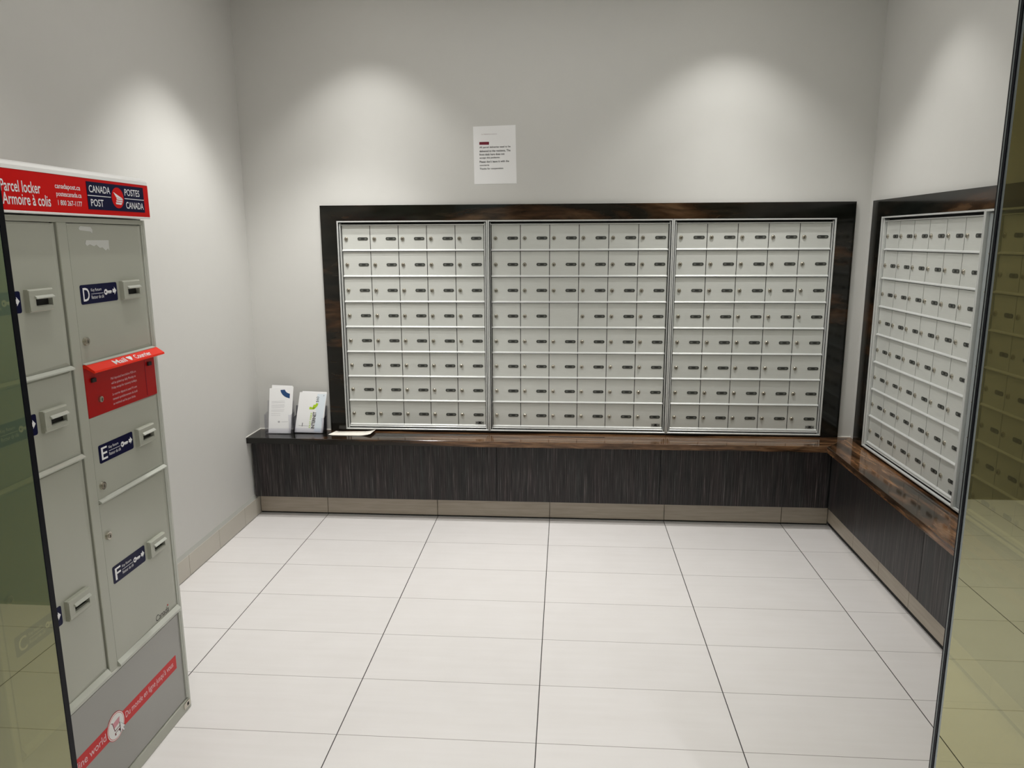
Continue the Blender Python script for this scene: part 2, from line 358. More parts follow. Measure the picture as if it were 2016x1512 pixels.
# recessed downlights
def downlight(x, y, label):
    t = thing('ceiling_downlight', label, 'ceiling light', (x, y, HC), 0, 'recessed ceiling downlights')
    b = MB(); n = 28
    R = [(0.055, 0.0), (0.056, -0.004), (0.046, -0.004), (0.040, -0.001)]
    V = []
    for r, z in R: V += [(r*math.cos(2*math.pi*i/n), z, r*math.sin(2*math.pi*i/n)) for i in range(n)]
    F = [(k*n+i, k*n+(i+1) % n, (k+1)*n+(i+1) % n, (k+1)*n+i) for k in range(3) for i in range(n)]
    b.add(V, F, lamp_trim_m, True); b.build('trim_ring', t)
    b = MB(); b.add([(0.040*math.cos(2*math.pi*i/n), -0.0012, 0.040*math.sin(2*math.pi*i/n)) for i in range(n)], [tuple(range(n))], lens_m); b.build('lens', t)
    return t
downlight(*LAMPS[0], 'round recessed ceiling downlight above the brochure end of the counter')
downlight(*LAMPS[1], 'round recessed ceiling downlight above the far right corner')
downlight(*LAMPS[2], 'round recessed ceiling downlight close to the left wall')
downlight(*LAMPS[4], 'round recessed ceiling downlight above the parcel locker')
downlight(*LAMPS[3], 'round recessed ceiling downlight close to the right-hand mailboxes')
downlight(*LAMPS[5], 'round recessed ceiling downlight just inside the opening on the right')

# ------------------------------------------------------------------ mailboxes
E_, TOP_, BOT_ = 0.021, 1.5324, 0.4756        # recess of the doors, door field top and bottom
def door_mesh(p, rh):
    b = MB(); g = 0.0017
    b.box(g, p-g, 0.0095, rh-0.0005, -E_-0.002, -E_, alu_m)
    # the hooked lip along the bottom of each door
    b.prof([(-E_-0.002, 0.012), (-E_, 0.012), (-E_+0.007, 0.0075), (-E_+0.0078, 0.0045), (-E_+0.007, 0.0025), (-E_-0.002, 0.0025)], g*0.3, p-g*0.3, frame_m)
    return b
def lock_mesh():
    b = MB()
    b.disc(0, 0, 0.0102, 0, 0.0035, chrome_m, 20, 0.0094); b.disc(0, 0, 0.0086, 0.0035, 0.0055, lockface_m, 20, 0.0066)
    b.disc(0, -0.001, 0.0024, 0.0055, 0.0058, dark_m, 10); b.box(-0.0015, 0.0015, -0.0066, -0.0005, 0.0055, 0.0058, dark_m)
    return b
def plate_mesh():
    b = MB(); w_, h_ = 0.0545, 0.0152
    b.rrect(0, w_, -h_/2, h_/2, h_/2-0.0004, 0, 0.0012, plate_m)
    for x in (0.0115, w_-0.0115): b.disc(x, 0, 0.0042, 0.0012, 0.0015, plate2_m, 14, sx=1.5)
    for k, x in enumerate((0.0235, 0.0272, 0.0309)): b.box(x-0.0009, x+0.0009, -0.0036, 0.0036, 0.0012, 0.0015, ink_m)
    return b
def mailbox_unit(label, loc, rot, W, cols, lm=0.0205, rm=0.0205, missing=()):
    z0 = loc[2]
    t = thing('mailbox_unit', label, 'mailboxes', loc, rot, 'wall mailbox units')
    H = MZ1 - MZ0; top = TOP_-MZ0; bot = BOT_-MZ0
    b = MB(); F = 0.0072
    # outer flange
    b.box(0.0004, F, 0, H, -0.012, 0, frame_m, ch=0.0012); b.box(W-F, W-0.0004, 0, H, -0.012, 0, frame_m, ch=0.0012)
    b.box(F, W-F, H-F, H, -0.012, 0, frame_m, ch=0.0012); b.box(F, W-F, 0, F, -0.012, 0, frame_m, ch=0.0012)
    # reveal box behind, dark in the gaps
    b.box(0.0006, W-0.0006, 0.001, H-0.001, -0.10, -E_-0.012, dark_m)
    b.box(0.001, W-0.001, 0.4484-MZ0, -0.0004, -0.05, -0.012, dark_m)
    b.box(0.0006, 0.0018, 0.001, H-0.001, -E_-0.012, -0.012, dark_m); b.box(W-0.0018, W-0.0006, 0.001, H-0.001, -E_-0.012, -0.012, dark_m)
    b.box(0.0018, W-0.0018, H-0.0022, H-0.001, -E_-0.012, -0.012, dark_m); b.box(0.0018, W-0.0018, 0.001, 0.0022, -E_-0.012, -0.012, dark_m)
    # inner stiles and rails
    b.box(F+0.004, lm-0.0028, 0.0085, H-0.012, -E_-0.01, -0.007, frame_m, ch=0.002)
    b.box(W-rm+0.0028, W-F-0.004, 0.0085, H-0.012, -E_-0.01, -0.007, frame_m, ch=0.002)
    b.box(lm-0.0028, W-rm+0.0028, top+0.0006, top+0.006, -E_-0.01, -0.012, frame_m, ch=0.0015)
    b.box(lm-0.0028, W-rm+0.0028, bot-0.0066, bot+0.0008, -E_-0.01, -0.013, frame_m, ch=0.002)
    b.build('frame', t)
    p = (W-lm-rm)/cols; rh = (top-bot)/8
    dm = door_mesh(p, rh).build('door', t); lk = lock_mesh().build('lock', dm); pl = plate_mesh().build('number_plate', dm)
    k = 0; s = p/0.1475
    for r in range(8):
        for c in range(cols):
            loc2 = (lm+c*p, 0, top-(r+1)*rh)
            if k == 0: dd = dm; dd.location = loc2
            else: dd = link_copy(dm, t, loc2)
            if k == 0: l1, p1 = lk, pl
            else: l1, p1 = link_copy(lk, dd), link_copy(pl, dd)
            l1.location = (0.0215*s, E_-0.0002, 0.0655); p1.location = (0.0815*s, E_-0.0002, 0.0658); p1.scale = (s, 1, 1)
            l1.rotation_euler = (0, random.uniform(-0.5, 0.5), 0)
            if (r, c) in missing: bpy.data.objects.remove(l1); bpy.data.objects.remove(p1)
            k += 1
    # small maker's label on the last door
    b = MB(); a0 = W-rm-0.046*s*1.0-0.010; c_ = -E_+0.0002
    b.box(a0, a0+0.046, bot+0.0135, bot+0.030, c_, c_+0.0006, foil_m)
    b.disc(a0+0.023, bot+0.0215, 0.0055, c_+0.0006, c_+0.0009, ink_m, 12, sx=1.4)
    for yy in (0.0165, 0.0265): b.box(a0+0.012, a0+0.034, bot+yy, bot+yy+0.0026, c_+0.0006, c_+0.0009, ink_m)
    for xx in (0.003, 0.033): b.box(a0+xx, a0+xx+0.010, bot+0.0205, bot+0.0235, c_+0.0006, c_+0.0009, ink_m)
    b.build('maker_label', t)
    return t
YS, XS = 0.0758, 2.7327
mailbox_unit('five-column aluminium mailbox unit nearest the brochures, in the back wall', (0.098, YS, MZ0), 0, 0.7775, 5, 0.0205, 0.0205)
mailbox_unit('six-column aluminium mailbox unit in the middle of the back wall, one door without lock', (0.8765, YS, MZ0), 0, 0.9275, 6, 0.0165, 0.0190, missing={(3, 2)})
mailbox_unit('five-column aluminium mailbox unit at the right end of the back wall', (1.805, YS, MZ0), 0, 0.787, 5, 0.0200, 0.0165)
u = mailbox_unit('six-column aluminium mailbox unit in the right wall, just past the corner', (XS, RY0, MZ0), -math.pi/2, 0.869, 6, 0.0197, 0.0197)
u = mailbox_unit('aluminium mailbox unit in the right wall behind the tinted glass, nearest the lobby', (XS, RY0-0.930, MZ0), -math.pi/2, 0.830, 6, 0.0197, 0.0197)
# galvanised filler between the two right-hand units
t = thing('filler_strip', 'wide galvanised metal strip with screws between the two right wall mailbox units', 'metal strip', (XS, RY0-0.8695, MZ0))
t.rotation_euler = (0, 0, -math.pi/2)
b = MB(); H = MZ1-MZ0
b.box(0.0, 0.0075, 0, H, -0.06, 0, frame_m, ch=0.001); b.box(0.0075, 0.0595, 0.0, 0.0075, -0.06, 0, frame_m); b.box(0.0075, 0.0595, H-0.0075, H, -0.06, 0, frame_m)
b.build('flange', t)
b = MB(); b.box(0.012, 0.044, 0.010, H-0.012, -0.06, -0.010, galv_m, ch=0.003); b.box(0.0445, 0.0595, 0.0085, H-0.0085, -0.06, -0.03, dark_m); b.build('strip', t)
b = MB(); b.disc(0, 0, 0.0042, 0, 0.004, chrome_m, 12, 0.0022); sc = b.build('screw', t)
for i in range(8):
    o = sc if i == 0 else link_copy(sc, t)
    o.location = (0.0435, 0.026, H-0.015-0.132*i-(0.005 if i else 0))
    o.location = (0.041, 0.0095, o.location[2])

# stone surrounds (jambs and head), 16 mm proud of the wall, returning into the opening
def surround(name, label, loc, rot, a0, a1, m0, m1, zt):
    b = MB(); T = 0.016
    i0, i1, zi, z0, g = m0-0.0004, m1+0.0004, MZ1+0.0005, 0.4483, 0.0003     # mitred at the corners
    b.prism([(a0, z0), (i0, z0), (i0, zi-g), (a0, zt-g)], -T, 0, stone_m)
    b.prism([(i1, z0), (a1, z0), (a1, zt-g), (i1, zi-g)], -T, 0, stone_m)
    b.prism([(i0, zi), (i1, zi), (a1, zt), (a0, zt)], -T, 0, stone_m)
    return tag(b.build(name, None, loc, rot), label, 'stone surround')
surround('stone_surround', 'dark polished stone frame around the three back wall mailbox units', (0, YS, 0), 0, 0.0153, 2.6784, MX0, MX1, 1.6334)
surround('stone_surround', 'dark polished stone frame around the right wall mailboxes, running behind the glass', (XS, 0, 0), -math.pi/2, -0.0171, 1.965, 0.093, 1.855, 1.6334)

# ------------------------------------------------------------------ counter
t = thing('stone_counter', 'low polished brown stone ledge running round the corner under the mailboxes', 'counter', (0, 0, 0.414))
YC, XC, ZC, ZCB = -0.095, 2.571, 0.448, 0.4175
b = MB()
def slab(b, P, z0, z1, m, ch=0.002):
    n = len(P)
    # outline with a small chamfer along the visible top edges
    b.add([(x, z0, -y) for x, y in P] + [(x, z1-ch, -y) for x, y in P], [tuple(range(n-1, -1, -1))] + [(i, (i+1) % n, n+(i+1) % n, n+i) for i in range(n)], m)
    Q = []
    for i in range(n):
        p0, p1, p2 = Vector(P[i-1]), Vector(P[i]), Vector(P[(i+1) % n])
        e1 = (p1-p0).normalized(); e2 = (p2-p1).normalized(); n1 = Vector((-e1.y, e1.x)); n2 = Vector((-e2.y, e2.x))
        k = (n1+n2); k = k/(1+n1.dot(n2)); Q.append(p1+k*ch)
    b.add([(x, z1-ch, -y) for x, y in P] + [(q.x, z1, -q.y) for q in Q], [tuple(range(n, 2*n))] + [(i, (i+1) % n, n+(i+1) % n, n+i) for i in range(n)], m)
M0 = (XC, YC); M1 = (XW-0.0005, YW-0.0005); LB = ZCB-0.414; LT = ZC-0.414
slab(b, [(XL+0.0005, YC), M0, M1, (XL+0.0005, YW-0.0005)], LB, LT, counterx_m, 0.0012)
slab(b, [(XC, YG+0.03), (XW-0.0005, YG+0.03), M1, M0], LB, LT, countery_m, 0.0012)
b.build('countertop', t)
b = MB(); wb(b, 1.192, 1.483, 0.013, 0.0225, ZC-0.4139, ZC-0.414+0.0006, dark_m); b.build('mail_slot', t)
t = thing('counter_base', 'dark streaked laminate base panels hung below the stone ledge', 'cabinet base', (0, 0, 0.1))
YP, XP, PB, PT = -0.056, 2.610, 0.114, 0.4172
def panel(x0, x1): b = MB(); wb(b, x0+0.0012, x1-0.0012, YP, YP+0.018, PB-0.1, PT-0.1, lam_m); return b.build('front_panel', t, bevel=0.0008)
panel(XL+0.013, 0.925); panel(0.925, 1.765); panel(1.765, XP)
for y0, y1 in ((-1.035, YP), (-1.90, -1.035), (-2.46, -1.90)):
    b = MB(); wb(b, XP, XP+0.018, y0+0.0012, y1-0.0012, PB-0.1, PT-0.1, lam_m); b.build('front_panel', t, bevel=0.0008)
b = MB(); wb(b, XL+0.02, XP+0.03, YP+0.019, YP+0.030, PB-0.095, PT-0.1, dark_m); wb(b, XP+0.019, XP+0.030, -2.46, YP+0.02, PB-0.095, PT-0.1, dark_m)
wb(b, XL+0.013, XP+0.02, YP+0.002, 0.02, PB-0.1, PB-0.094, dark_m); wb(b, XP+0.002, XR+0.02, -2.46, YP, PB-0.1, PB-0.094, dark_m)
b.build('carcass', t)

# ------------------------------------------------------------------ tinted glass either side of the opening
def glass_panel(label, x0, x1, edge):
    t = thing('glass_panel', label, 'glass panel', ((x0+x1)/2, YG, 0.001), 0)
    hx = (x1-x0)/2; b = MB(); b.box(-hx, hx, 0.0, HC-0.003, -0.006, 0.006, glass_m)
    b.build('pane', t)
    e = hx if edge > 0 else -hx
    b = MB(); s = 1 if edge > 0 else -1
    b.box(min(e, e+s*0.0022), max(e, e+s*0.0022), 0, HC-0.003, -0.0062, 0.0062, black_m)
    if s < 0: b.box(min(e+s*0.0022, e+s*0.0030), max(e+s*0.0022, e+s*0.0030), 0, HC-0.003, -0.0012, 0.0012, edge_glint_m)  # grey strips painted in as highlights along the glass edge
    if s < 0: b.box(e-0.0005, e+0.0022, 0, HC-0.003, 0.0062, 0.0078, edge_glint_m)
    b.build('edge_seal', t)
    return t
DG = YG + 3.7238
XGL, XGR = 1.2749-0.7835*DG, 1.2749+0.5415*DG
glass_panel('olive tinted glass panel left of the opening, in front of the parcel locker', XL+0.002, XGL-0.002, 1)
glass_panel('olive tinted glass panel right of the opening, in front of the mailboxes', XGR+0.002, XW+0.14, -1)

# ------------------------------------------------------------------ parcel locker (local a = world +y)
LX, LY0 = 0.0924, -2.385
pl = thing('parcel_locker', 'grey-green free-standing parcel locker with red header sign against the left wall', 'parcel locker', (LX, LY0, 0), math.pi/2)
def A(y): return y-LY0
AW = A(-1.680)
b = MB(); b.box(0.002, AW-0.002, 0.0, 1.518, XL+0.012-LX+0.002, -0.014, lock_paint_m); b.build('cabinet_body', pl)
# face frame
b = MB()
b.box(0, 0.018, 0, 1.516, -0.014, 0, locker_edge_m, ch=0.002); b.box(AW-0.012, AW, 0, 1.516, -0.014, 0.001, locker_edge_m, ch=0.002)
b.box(AW-0.0185, AW-0.0135, 0.04, 1.503, -0.014, 0.0, locker_edge_m, ch=0.001); b.box(AW-0.0135, AW-0.012, 0, 1.51, -0.014, -0.008, dark_m)
b.box(0.018, AW-0.012, 1.5035, 1.516, -0.014, 0.0, lock_paint_m, ch=0.001); b.box(0.018, AW-0.012, 1.516, 1.5185, -0.014, -0.004, dark_m)
b.box(A(-2.049), A(-2.0145), 0.345, 1.5035, -0.014, 0.0015, lock_paint_m, ch=0.0015)
b.box(A(-2.0530), A(-2.049), 0.345, 1.5035, -0.014, -0.010, dark_m); b.box(A(-2.0145), A(-2.0135), 0.345, 1.5035, -0.014, -0.008, dark_m)
b.box(0.018, AW-0.012, 0.331, 0.336, -0.014, -0.006, dark_m); b.box(0.018, AW-0.012, 0.336, 0.346, -0.014, 0.003, locker_edge_m, ch=0.002)
b.build('face_frame', pl)

def arrow(b, a, z, s, c, m):
    P = [(a, z-0.30*s), (a+0.45*s, z-0.30*s), (a+0.45*s, z-0.62*s), (a+1.0*s, z), (a+0.45*s, z+0.62*s), (a+0.45*s, z+0.30*s), (a, z+0.30*s)]
    b.prism(P, c, c+0.0003, m)
def key(b, a, z, s, c, m, m2):
    b.disc(a, z, 0.0078*s, c, c+0.0003, m, 16); b.disc(a-0.002*s, z, 0.0026*s, c+0.0003, c+0.0006, m2, 10)
    b.prism([(a+0.006*s, z-0.0028*s), (a+0.0245*s, z-0.0028*s), (a+0.0265*s, z), (a+0.0245*s, z+0.0030*s), (a+0.006*s, z+0.0030*s)], c, c+0.0003, m)
    for k in (0.012, 0.017, 0.022): b.box(a+(k-0.0014)*s, a+(k+0.0014)*s, z-0.0052*s, z-0.002*s, c, c+0.0003, m)
def key_label(parent, letter, z0):
    b = MB(); a0, a1 = 0.022, 0.172; z1 = z0+0.0475; c = 0.0008
    b.rrect(a0, a1, z0, z1, 0.005, 0, c, navy_m)
    zc = (z0+z1)/2
    b.text(letter, a0+0.009, a0+0.034, zc-0.0165, zc+0.0165, c+0.0003, white_m, bold=0.01)
    b.text('Key Return', a0+0.041, a0+0.083, zc+0.004, zc+0.0135, c+0.0003, pink_m if False else white_m)
    b.box(a0+0.041, a0+0.090, zc-0.0007, zc+0.0003, c, c+0.0003, white_m)
    b.text('Retour de clé', a0+0.041, a0+0.091, zc-0.0125, zc-0.004, c+0.0003, white_m)
    key(b, a0+0.101, zc+0.001, 0.95, c, white_m, navy_m); arrow(b, a0+0.130, zc+0.002, 0.016, c, white_m)
    return b.build('key_return_label', parent)
def key_slot(parent, z0, wd=0.080):
    b = MB(); a0 = 0.184; h = 0.050; d = 0.012
    b.box(a0, a0+wd, z0, z0+0.013, 0, d, lock_paint_m, ch=0.003); b.box(a0, a0+wd, z0+0.031, z0+h, 0, d, lock_paint_m, ch=0.003)
    b.box(a0+0.0005, a0+0.020, z0+0.004, z0+0.046, 0, d-0.0002, lock_paint_m); b.box(a0+wd-0.006, a0+wd-0.0005, z0+0.004, z0+0.046, 0, d-0.0002, lock_paint_m)
    b.box(a0+0.0205, a0+wd-0.0065, z0+0.013, z0+0.031, 0.0, 0.0012, dark_m)
    b.prof([(0.001, z0+0.036), (d, z0+0.036), (d+0.006, z0+0.031), (d+0.005, z0+0.0285), (0.001, z0+0.031)], a0+0.017, a0+wd-0.004, locker_edge_m)
    return b.build('key_return_slot', parent)
def cam_lock(parent, a, z, r=0.011):
    b = MB(); b.disc(a, z, r, 0, 0.006, chrome_m, 22, r*0.92); b.disc(a, z, r*0.62, 0.006, 0.0075, lockface_m, 18)
    b.box(a-0.001, a+0.001, z-0.0045, z+0.0025, 0.0075, 0.0079, dark_m); return b.build('lock', parent)
def locker_door(a0, a1, z0, z1, lip=0.009):
    d = MB(); W = a1-a0
    d.box(0, W, 0, z1-z0, -0.010, -0.004, lock_paint_m)
    # slightly dished panel: raised border left and right, sloped shoulders
    H = z1-z0
    d.add([(0.0, lip, 0), (0.012, lip+0.010, 0.0), (W-0.016, lip+0.010, 0.0), (W, lip, -0.003), (W, H, -0.003), (W-0.016, H-0.004, 0.0), (0.012, H-0.004, 0.0), (0.0, H, 0)],
          [(1, 2, 5, 6), (0, 1, 6, 7), (2, 3, 4, 5), (0, 3, 2, 1), (6, 5, 4, 7)], lock_paint_m)
    d.add([(0, 0, -0.004), (0, H, -0.004), (0, H, 0), (0, lip, 0), (W, 0, -0.004), (W, H, -0.004), (W, H, -0.003), (W, lip, -0.003)], [(0, 3, 2, 1), (4, 5, 6, 7), (1, 2, 6, 5)], lock_paint_m)
    d.prof([(-0.004, lip), (0.0, lip), (0.009, lip*0.35), (0.009, 0.0), (-0.004, 0.0)], 0, W, locker_edge_m)
    return d.build('door', pl, (a0, 0, z0))
AD0, AD1 = A(-2.0130), A(-1.7000); AE0, AE1 = A(-2.3650), A(-2.0535)
def full_door(a0, a1, z0, z1, letter, lab_z, lock_z, lip=0.009):
    d = locker_door(a0, a1, z0, z1, lip)
    key_label(d, letter, lab_z-z0); key_slot(d, lab_z-z0-0.001); cam_lock(d, 0.020, lock_z-z0)
    return d
dD = full_door(AD0, AD1, 1.160, 1.5015, 'D', 1.3065, 1.217, 0.004)
b = MB()
b.prism([(0.043, 0.331), (0.046, 0.326), (0.088, 0.323), (0.094, 0.318), (0.096, 0.327), (0.090, 0.334), (0.050, 0.336)], 0, 0.0006, sticker_m)
b.prism([(0.062, 0.293), (0.068, 0.288), (0.080, 0.292), (0.096, 0.287), (0.105, 0.291), (0.118, 0.283), (0.130, 0.284), (0.142, 0.276), (0.152, 0.281), (0.157, 0.276), (0.158, 0.302), (0.066, 0.302)], 0, 0.0006, sticker_m)
o = b.build('torn_sticker', dD); o['label'] = 'torn pale sticker remains'
full_door(AD0, AD1, 0.802, 1.024, 'E', 0.9005, 0.844)
dF = full_door(AD0, AD1, 0.346, 0.799, 'F', 0.5695, 0.708, 0.016)
b = MB(); b.text('Canada', 0.192, 0.262, 0.022, 0.040, 0.0004, ink_m, shear=0.1)
b.box(0.255, 0.2555, 0.038, 0.045, 0.0001, 0.0004, ink_m); b.box(0.2565, 0.261, 0.040, 0.044, 0.0001, 0.0004, redstrip_m); b.build('wordmark', dF)
full_door(AE0, AE1, 1.157, 1.5015, 'A', 1.3065, 1.217)
full_door(AE0, AE1, 0.937, 1.154, 'B', 1.0335, 0.975)
full_door(AE0, AE1, 0.346, 0.934, 'C', 0.5695, 0.708, 0.018)

# red outgoing mail panel with its flap
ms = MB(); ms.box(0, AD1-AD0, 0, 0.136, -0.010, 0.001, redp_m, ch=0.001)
ms.box(0.262, 0.2635, 0.006, 0.105, 0.001, 0.0016, maroon_m)
for a_ in (0.022, 0.275): ms.box(a_, a_+0.016, 0.088, 0.098, 0.001, 0.006, dark_m)
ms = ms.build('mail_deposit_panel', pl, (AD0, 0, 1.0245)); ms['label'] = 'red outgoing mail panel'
b = MB()
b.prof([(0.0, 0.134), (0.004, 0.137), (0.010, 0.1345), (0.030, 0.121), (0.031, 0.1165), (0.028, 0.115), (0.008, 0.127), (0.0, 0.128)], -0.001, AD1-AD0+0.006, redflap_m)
import functools
def onflap(p, off=0.0004):      # lay flat lettering on the sloping top of the flap
    a, s, c = p; k = s; return (a, 0.1345-k*(0.0135/0.020)+0.0004, 0.010+k+0.0004)
b.text('Mail', 0.092, 0.145, 0.0175, 0.004, 0, white_m, T=onflap, bold=0.015)
b.text('Courrier', 0.185, 0.262, 0.0175, 0.004, 0, white_m, T=onflap, bold=0.015)
b.add([onflap((x, y, 0)) for x, y in ((0.152, 0.006), (0.158, 0.0045), (0.174, 0.0045), (0.176, 0.008), (0.166, 0.0175), (0.161, 0.0165))], [tuple(range(6))], white_m)
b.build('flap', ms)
b = MB()
for i, tx in enumerate(('Mail deposited here before 9:00 a.m.', 'will be picked up daily Monday to', 'Friday except for statutory holidays.')):
    b.text(tx, 0.103, 0.218-(0.004 if i == 1 else 0), 0.078-0.0125*i, 0.0865-0.0125*i, 0.0014, pink_m)
b.build('english_text', ms); b = MB()
for i, tx in enumerate(('Le courrier déposé ici avant 9 h sera', 'ramassé quotidiennement du lundi', 'au vendredi sauf les jours fériés.')):
    b.text(tx, 0.103, 0.215-(0.010 if i == 2 else 0), 0.036-0.0125*i, 0.0445-0.0125*i, 0.0014, pink_m)
b.build('french_text', ms)
cam_lock(ms, 0.050, 0.040, 0.0085)

# lower panel with the red strip
bp = MB(); bp.box(0, AW-0.0125-0.018, 0.040, 0.330, -0.012, -0.004, base_m)
bp.box(0, AW-0.0125-0.018, 0.0368, 0.040, -0.012, -0.008, dark_m); bp.box(-0.018, AW-0.018, 0.0, 0.0368, -0.012, 0.0, lock_paint_m, ch=0.001)
bp.box(AW-0.0125-0.018, AW-0.0105-0.018, 0.038, 0.330, -0.012, -0.007, dark_m)
bp = bp.build('base_panel', pl, (0.018, 0, 0)); bp['label'] = 'plain steel-grey lower panel'
def AB(y): return A(y)-0.018
b = MB(); c = -0.0036
b.box(AB(-2.362), AB(-1.734), 0.1665, 0.2105, -0.004, c, redstrip_m)
b.text("Du monde en ligne jusqu'à vous", AB(-2.000), AB(-1.752), 0.1775, 0.2015, c+0.0003, pink_m, bold=0.005)
b.text('From the online world', AB(-2.350), AB(-2.088), 0.1795, 0.2000, c+0.0003, pink_m, bold=0.005)
ac, zc = AB(-2.0445), 0.190
b.disc(ac, zc, 0.0385, c, c+0.0004, redstrip_m, 36); b.disc(ac, zc, 0.0370, c+0.0004, c+0.0007, cap_m, 36); b.disc(ac, zc, 0.0345, c+0.0007, c+0.0009, redstrip_m, 36); b.disc(ac, zc, 0.0332, c+0.0009, c+0.0011, cap_m, 36)
c2 = c+0.0011
b.prism([(ac-0.012, zc-0.002), (ac+0.014, zc+0.001), (ac+0.017, zc+0.018), (ac-0.013, zc+0.014)], c2, c2+0.0003, plain('pink_fill', (0.72, 0.30, 0.36), 0.5))
for P in ([(ac-0.020, zc+0.020), (ac-0.014, zc+0.018), (ac-0.006, zc-0.011), (ac-0.008, zc-0.0115), (ac-0.0155, zc+0.0165), (ac-0.020, zc+0.0185)],
          [(ac-0.008, zc-0.0115), (ac+0.016, zc-0.009), (ac+0.016, zc-0.0075), (ac-0.008, zc-0.0095)],
          [(ac-0.009, zc-0.018), (ac+0.016, zc-0.0155), (ac+0.016, zc-0.014), (ac-0.009, zc-0.0165)]): b.prism(P, c2, c2+0.0003, maroon_m)
b.disc(ac-0.006, zc-0.021, 0.0028, c2, c2+0.0003, maroon_m, 10); b.disc(ac+0.012, zc-0.019, 0.0028, c2, c2+0.0003, maroon_m, 10)
cx, cz = ac+0.016, zc-0.003
P = [(0, 0.004), (0, -0.026), (0.0065, -0.020), (0.0115, -0.030), (0.0155, -0.028), (0.0105, -0.0185), (0.019, -0.018)]
b.prism([(cx+x*1.18-0.0016, cz+y*1.10+0.0016) for x, y in P], c2+0.0003, c2+0.0005, ink_m); b.prism([(cx+x, cz+y) for x, y in P], c2+0.0005, c2+0.0008, white_m)
b.build('red_strip', bp)
b = MB(); b.rrect(AB(-1.722), AB(-1.686), 0.012, 0.032, 0.004, 0.0, 0.002, chrome_m); b.box(AB(-1.704), AB(-1.695), 0.017, 0.027, 0.002, 0.0025, dark_m); b.build('latch_plate', bp)

# header sign
hs = MB(); c = 0.018
hs.box(0.001, AW, 1.5195, 1.5245, XL+0.014-LX, c+0.001, cap_m, ch=0.001)
hs.box(0.0, AW+0.002, 1.5245, 1.610, XL+0.014-LX, c, red_m, ch=0.001)
hs.prof([(XL+0.014-LX, 1.610), (c+0.0005, 1.610), (c-0.001, 1.6185), (c-0.008, 1.6255), (c-0.020, 1.630), (XL+0.014-LX, 1.630)], 0.0, AW+0.0005, cap_m)
hs = hs.build('header_sign', pl); hs['label'] = 'red header with a white cap'
def HA(y): return A(-3.7238+(y+3.7238)*0.9848)
def HZ(z): return 1.4591+(z-1.4591)*0.9848
b = MB(); c1 = c+0.0005
b.text('Parcel locker', HA(-2.209), HA(-2.087), HZ(1.5645), HZ(1.5895), c1, white_m, bold=0.012)
b.text('Armoire à colis', HA(-2.207), HA(-2.058), HZ(1.5375), HZ(1.5625), c1, white_m, bold=0.012)
b.build('title_text', hs); b = MB()
b.text('canadapost.ca', HA(-2.038), HA(-1.947), HZ(1.5770), HZ(1.5925), c1, white_m, bold=0.01)
b.text('postescanada.ca', HA(-2.036), HA(-1.945), HZ(1.5595), HZ(1.5745), c1, white_m, bold=0.01)
b.text('1 800 267-1177', HA(-2.033), HA(-1.946), HZ(1.5425), HZ(1.5545), c1, white_m, bold=0.01)
b.build('web_address_text', hs)
b = MB()
L0, L1, Z0, Z1 = HA(-1.922), HA(-1.672), HZ(1.5375), HZ(1.6050); c2 = c1+0.0003
b.prism([(L0, Z0), (L1, Z0), (L1, Z1), (L0, Z1)], c1-0.0003, c2, navy_m)
am, zm = HA(-1.7955), (Z0+Z1)/2; cL = c2+0.0003
b.box(L0+0.001, am-0.030, zm-0.0009, zm+0.0009, c2, cL, white_m); b.box(am+0.030, L1-0.001, zm-0.0009, zm+0.0009, c2, cL, white_m)
for tx, a0, a1, up_ in (('CANADA', L0+0.008, am-0.031, 1), ('POST', L0+0.011, am-0.063, 0), ('POSTES', am+0.032, L1-0.020, 1), ('CANADA', am+0.034, L1-0.006, 0)):
    z = zm+0.0075 if up_ else zm-0.0255
    b.text(tx, a0, a1, z, z+0.0175, cL, white_m, bold=0.008)
b.disc(am, zm, 0.0262, c2, c2+0.0003, red_m, 32)
w0 = c2+0.0003
b.prism([(am-0.018, zm+0.014), (am-0.007, zm+0.001), (am-0.008, zm+0.0008), (am+0.021, zm-0.002), (am+0.016, zm+0.001)], w0, w0+0.0003, white_m)
b.prism([(am-0.006, zm-0.0005), (am+0.021, zm-0.0025), (am+0.020, zm-0.006), (am-0.006, zm-0.004)], w0, w0+0.0003, white_m)
b.prism([(am-0.008, zm-0.0060), (am+0.0195, zm-0.0075), (am+0.018, zm-0.011), (am-0.008, zm-0.0095)], w0, w0+0.0003, white_m)
b.prism([(am-0.011, zm-0.0115), (am+0.017, zm-0.0125), (am+0.012, zm-0.017), (am-0.010, zm-0.016)], w0, w0+0.0003, white_m)
b.build('logo_panel', hs)

# ------------------------------------------------------------------ notice taped to the back wall
nt = MB(); TL, TR, BR, BL = (0.808, 2.009), (1.019, 2.014), (1.024, 1.735), (0.811, 1.732)
nt.prism([BL, BR, TR, TL], 0.0003, 0.0009, paper_m)
def onpaper(p):
    u, v, c_ = p   # u right 0..1, v down 0..1
    top = (TL[0]+(TR[0]-TL[0])*u, TL[1]+(TR[1]-TL[1])*u); bo = (BL[0]+(BR[0]-BL[0])*u, BL[1]+(BR[1]-BL[1])*u)
    return (top[0]+(bo[0]-top[0])*v, top[1]+(bo[1]-top[1])*v, 0.0012)
nt = tag(nt.build('paper_notice', None, (0, YW, 0), 0), 'white paper notice about parcel deliveries taped to the back wall above the mailboxes', 'notice')
b = MB()
b.text('To: Mail/delivery persons', 0.19, 0.56, 0.150, 0.132, 0, plain('brown_print', (0.22, 0.12, 0.13), 0.6), T=onpaper)
b.build('heading', nt); b = MB()
